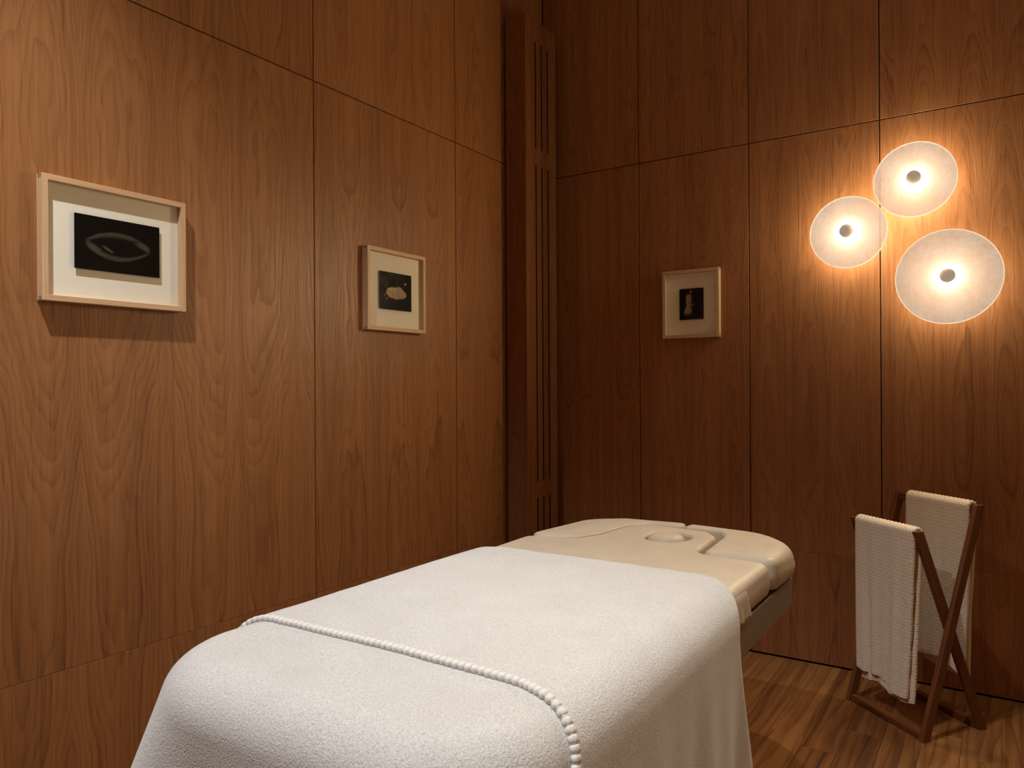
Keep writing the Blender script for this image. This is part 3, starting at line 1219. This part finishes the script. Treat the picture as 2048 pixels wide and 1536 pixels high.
rack = thing('towel_rack', 'cross-legged dark walnut towel rack standing on the floor below the lamps', 'rack', RP(0.19, 0.15, 0))


def member(name, a, b, wu, ww, ref, parent=rack, bev=0.003, cut=None):
    """bar from a to b; wu across U_ (or ref), ww the other way"""
    d = b - a
    L = d.length
    zx = d.normalized()
    xx = (ref - zx * ref.dot(zx)).normalized()
    yx = zx.cross(xx)
    M = Matrix((xx, yx, zx)).transposed().to_4x4()
    M.translation = a
    bm = bmesh.new()
    box(bm, (-wu / 2, -ww / 2, 0), (wu / 2, ww / 2, L), bev, None, (0, 2, random.uniform(0, 5), random.uniform(0, 5)))
    # level the feet and heads so they stand flat
    bmesh.ops.transform(bm, matrix=M, verts=bm.verts)
    if cut is not None:
        for v in bm.verts:
            s = (v.co - a).dot(zx)
            zt = cut[0] if s < L / 2 else cut[1]
            if abs(s) < 0.02 or abs(s - L) < 0.02:
                if zt is not None:
                    k = (zt - v.co.z) / zx.z
                    off = 0.0
                    v.co += zx * k * (1.0)
    return finish(name, bm, M_RACK, parent)


LW = 0.019
# frame A: foot bar in front, top bar behind
AW0, AW1, AZ1 = 0.016, 0.262, 0.811
for uu in (LW / 2, 0.383 - LW / 2):
    member('leg', RP(uu, AW0, 0.0), RP(uu, AW1, AZ1), LW, 0.034, U_, cut=(0.0, AZ1))
member('foot_bar', RP(LW + 0.0003, AW0 + 0.006, 0.0125), RP(0.383 - LW - 0.0003, AW0 + 0.006, 0.0125), 0.025, 0.028, Uv)
member('hanging_bar', RP(LW + 0.0003, AW1 - 0.008, AZ1 - 0.0157), RP(0.383 - LW - 0.0003, AW1 - 0.008, AZ1 - 0.0157), 0.030, 0.018, Uv)
# frame B: foot bar behind, top bar in front
BW0, BW1, BZ1 = 0.290, 0.014, 0.727
bu = (LW + 0.0015 + LW / 2, 0.348 - LW / 2)
for uu in bu:
    member('leg', RP(uu, BW0, 0.0), RP(uu, BW1, BZ1), LW, 0.034, U_, cut=(0.0, BZ1))
member('foot_bar', RP(bu[0] + LW / 2 + 0.0003, BW0 - 0.006, 0.0125), RP(bu[1] - LW / 2 - 0.0003, BW0 - 0.006, 0.0125), 0.025, 0.028, Uv)
member('hanging_bar', RP(bu[0] + LW / 2 + 0.0003, BW1 + 0.008, BZ1 - 0.0157), RP(bu[1] - LW / 2 - 0.0003, BW1 + 0.008, BZ1 - 0.0157), 0.030, 0.018, Uv)
# pivot bolts
tc_ = None
for uu in (0.0225, 0.3515):
    bm = bmesh.new()
    Mx = Matrix((W_, Uv, U_)).transposed().to_4x4()
    Mx.translation = RP(uu, 0.1385, 0.402)
    lathe(bm, [(0, -0.019), (0.005, -0.019), (0.005, 0.019), (0, 0.019)], 16, Mx)
    finish('pivot_pin', bm, M_STEEL, rack)


def towel(label, w_bar, z_bar, ua, ub, zf_l, zf_r, zb_l, zb_r, pinch, seed):
    """towel over a bar; front = towards -w. u runs right (ua) to left (ub)"""
    TT = 0.011
    rr = random.Random(seed)
    ph = [rr.uniform(0, 6.28) for _ in range(6)]
    r = 0.0155
    step = 0.0033
    top_z = z_bar + 0.006
    Lf = top_z - min(zf_l, zf_r)
    Lb = top_z - min(zb_l, zb_r)
    arc = PI * r
    ntf, nta, ntb = int(Lf / step), 18, int(Lb / step)
    nu = int((ub - ua) / step)
    ts = [('f', i / ntf) for i in range(ntf)] + [('a', i / nta) for i in range(nta)] + [('b', i / ntb) for i in range(ntb + 1)]
    # loop around the cloth section: outside, left edge, inside, right edge
    loop = [('o', i / nu) for i in range(nu + 1)] + [('l', k / 4) for k in (1, 2, 3)] + \
           [('i', 1 - i / 24) for i in range(25)] + [('r', k / 4) for k in (1, 2, 3)]
    V = []
    s_run = 0.0
    prev = None
    for (seg, t) in ts:
        for (sd, q) in loop:
            # u fraction and normal offset
            if sd == 'o':
                fu, no, eu = q, 1.0, 0.0
            elif sd == 'i':
                fu, no, eu = q, -1.0, 0.0
            elif sd == 'l':
                a = PI * q
                fu, no, eu = 1.0, math.cos(a), math.sin(a)
            else:
                a = PI * q
                fu, no, eu = 0.0, -math.cos(a), -math.sin(a)
            if seg == 'f':
                zb_ = zf_r + (zf_l - zf_r) * fu
                zb_ += 0.010 * math.sin(fu * 9 + ph[0]) * (1 - t)
                z = zb_ + (top_z - zb_) * t
                down = (1 - t)
                wv = -r
                nrm = (-1.0, 0.0)
                run = -(1 - t) * Lf
            elif seg == 'a':
                a = PI * t
                z = top_z + r * math.sin(a) * 0.95
                wv = -r * math.cos(a)
                nrm = (-math.cos(a), math.sin(a))
                down = 0.0
                run = t * arc
            else:
                zb_ = zb_r + (zb_l - zb_r) * fu
                zb_ += 0.010 * math.sin(fu * 8 + ph[3]) * t
                z = top_z + (zb_ - top_z) * t
                down = t
                wv = r
                nrm = (1.0, 0.0)
                run = arc + t * Lb
            # cloth narrows and ripples as it hangs
            sgn = 1 if seg != 'b' else 0.6
            uc0 = ua + pinch * sgn * down ** 1.3
            uc1 = ub - 0.004 * down
            u = uc0 + (uc1 - uc0) * fu + eu * TT * 0.5
            fold = (0.0045 * math.sin(fu * 17 + ph[1]) + 0.003 * math.sin(fu * 31 + ph[2])) * min(1, down * 1.6)
            fold += 0.010 * down * math.sin(fu * 3.0 + ph[4]) - (0.008 * down if seg == 'b' else 0.0)
            # knitted ridges
            cu = (u / 0.0090)
            cr = (run / 0.0088)
            brick = 0.5 if int(math.floor(cu)) % 2 else 0.0
            fx = cu - math.floor(cu) - 0.5
            fy = (cr + brick) - math.floor(cr + brick) - 0.5
            ridge = 0.0040 * max(0.0, 1 - (fx * 2) ** 2 * 0.8) * max(0.0, 1 - (fy * 2) ** 2)
            e = no * TT * 0.5
            on = ridge
            if seg == 'f':
                wv = wv - (fold if True else 0)
            elif seg == 'b':
                wv = wv + fold
            pw = wv + nrm[0] * e + (nrm[0] * ridge * (1 if no >= 0 else -1) * abs(no))
            pz = z + nrm[1] * e + (nrm[1] * ridge * (1 if no >= 0 else -1) * abs(no))
            pu = u + (eu * ridge * 1.3)
            V.append(RP(pu, w_bar + pw, pz))
    nl = len(loop)
    F = grid_faces(len(ts), nl, True)
    F.append(tuple(range(nl))[::-1])
    F.append(tuple(range((len(ts) - 1) * nl, len(ts) * nl)))
    o = mesh_np('towel', V, F, M_TOWEL)
    return tag(o, label, 'towel', 'knitted towels on the rack')


towel('cream knitted towel on the lower front bar of the towel rack, nearer the bed', BW1 + 0.008, BZ1 - 0.0145, 0.042, 0.318, 0.160, 0.118, 0.120, 0.105, 0.042, 11)
towel('cream knitted towel on the higher rear bar of the towel rack, nearer the wall', AW1 - 0.008, AZ1 - 0.0145, 0.034, 0.311, 0.225, 0.195, 0.195, 0.170, 0.020, 5)
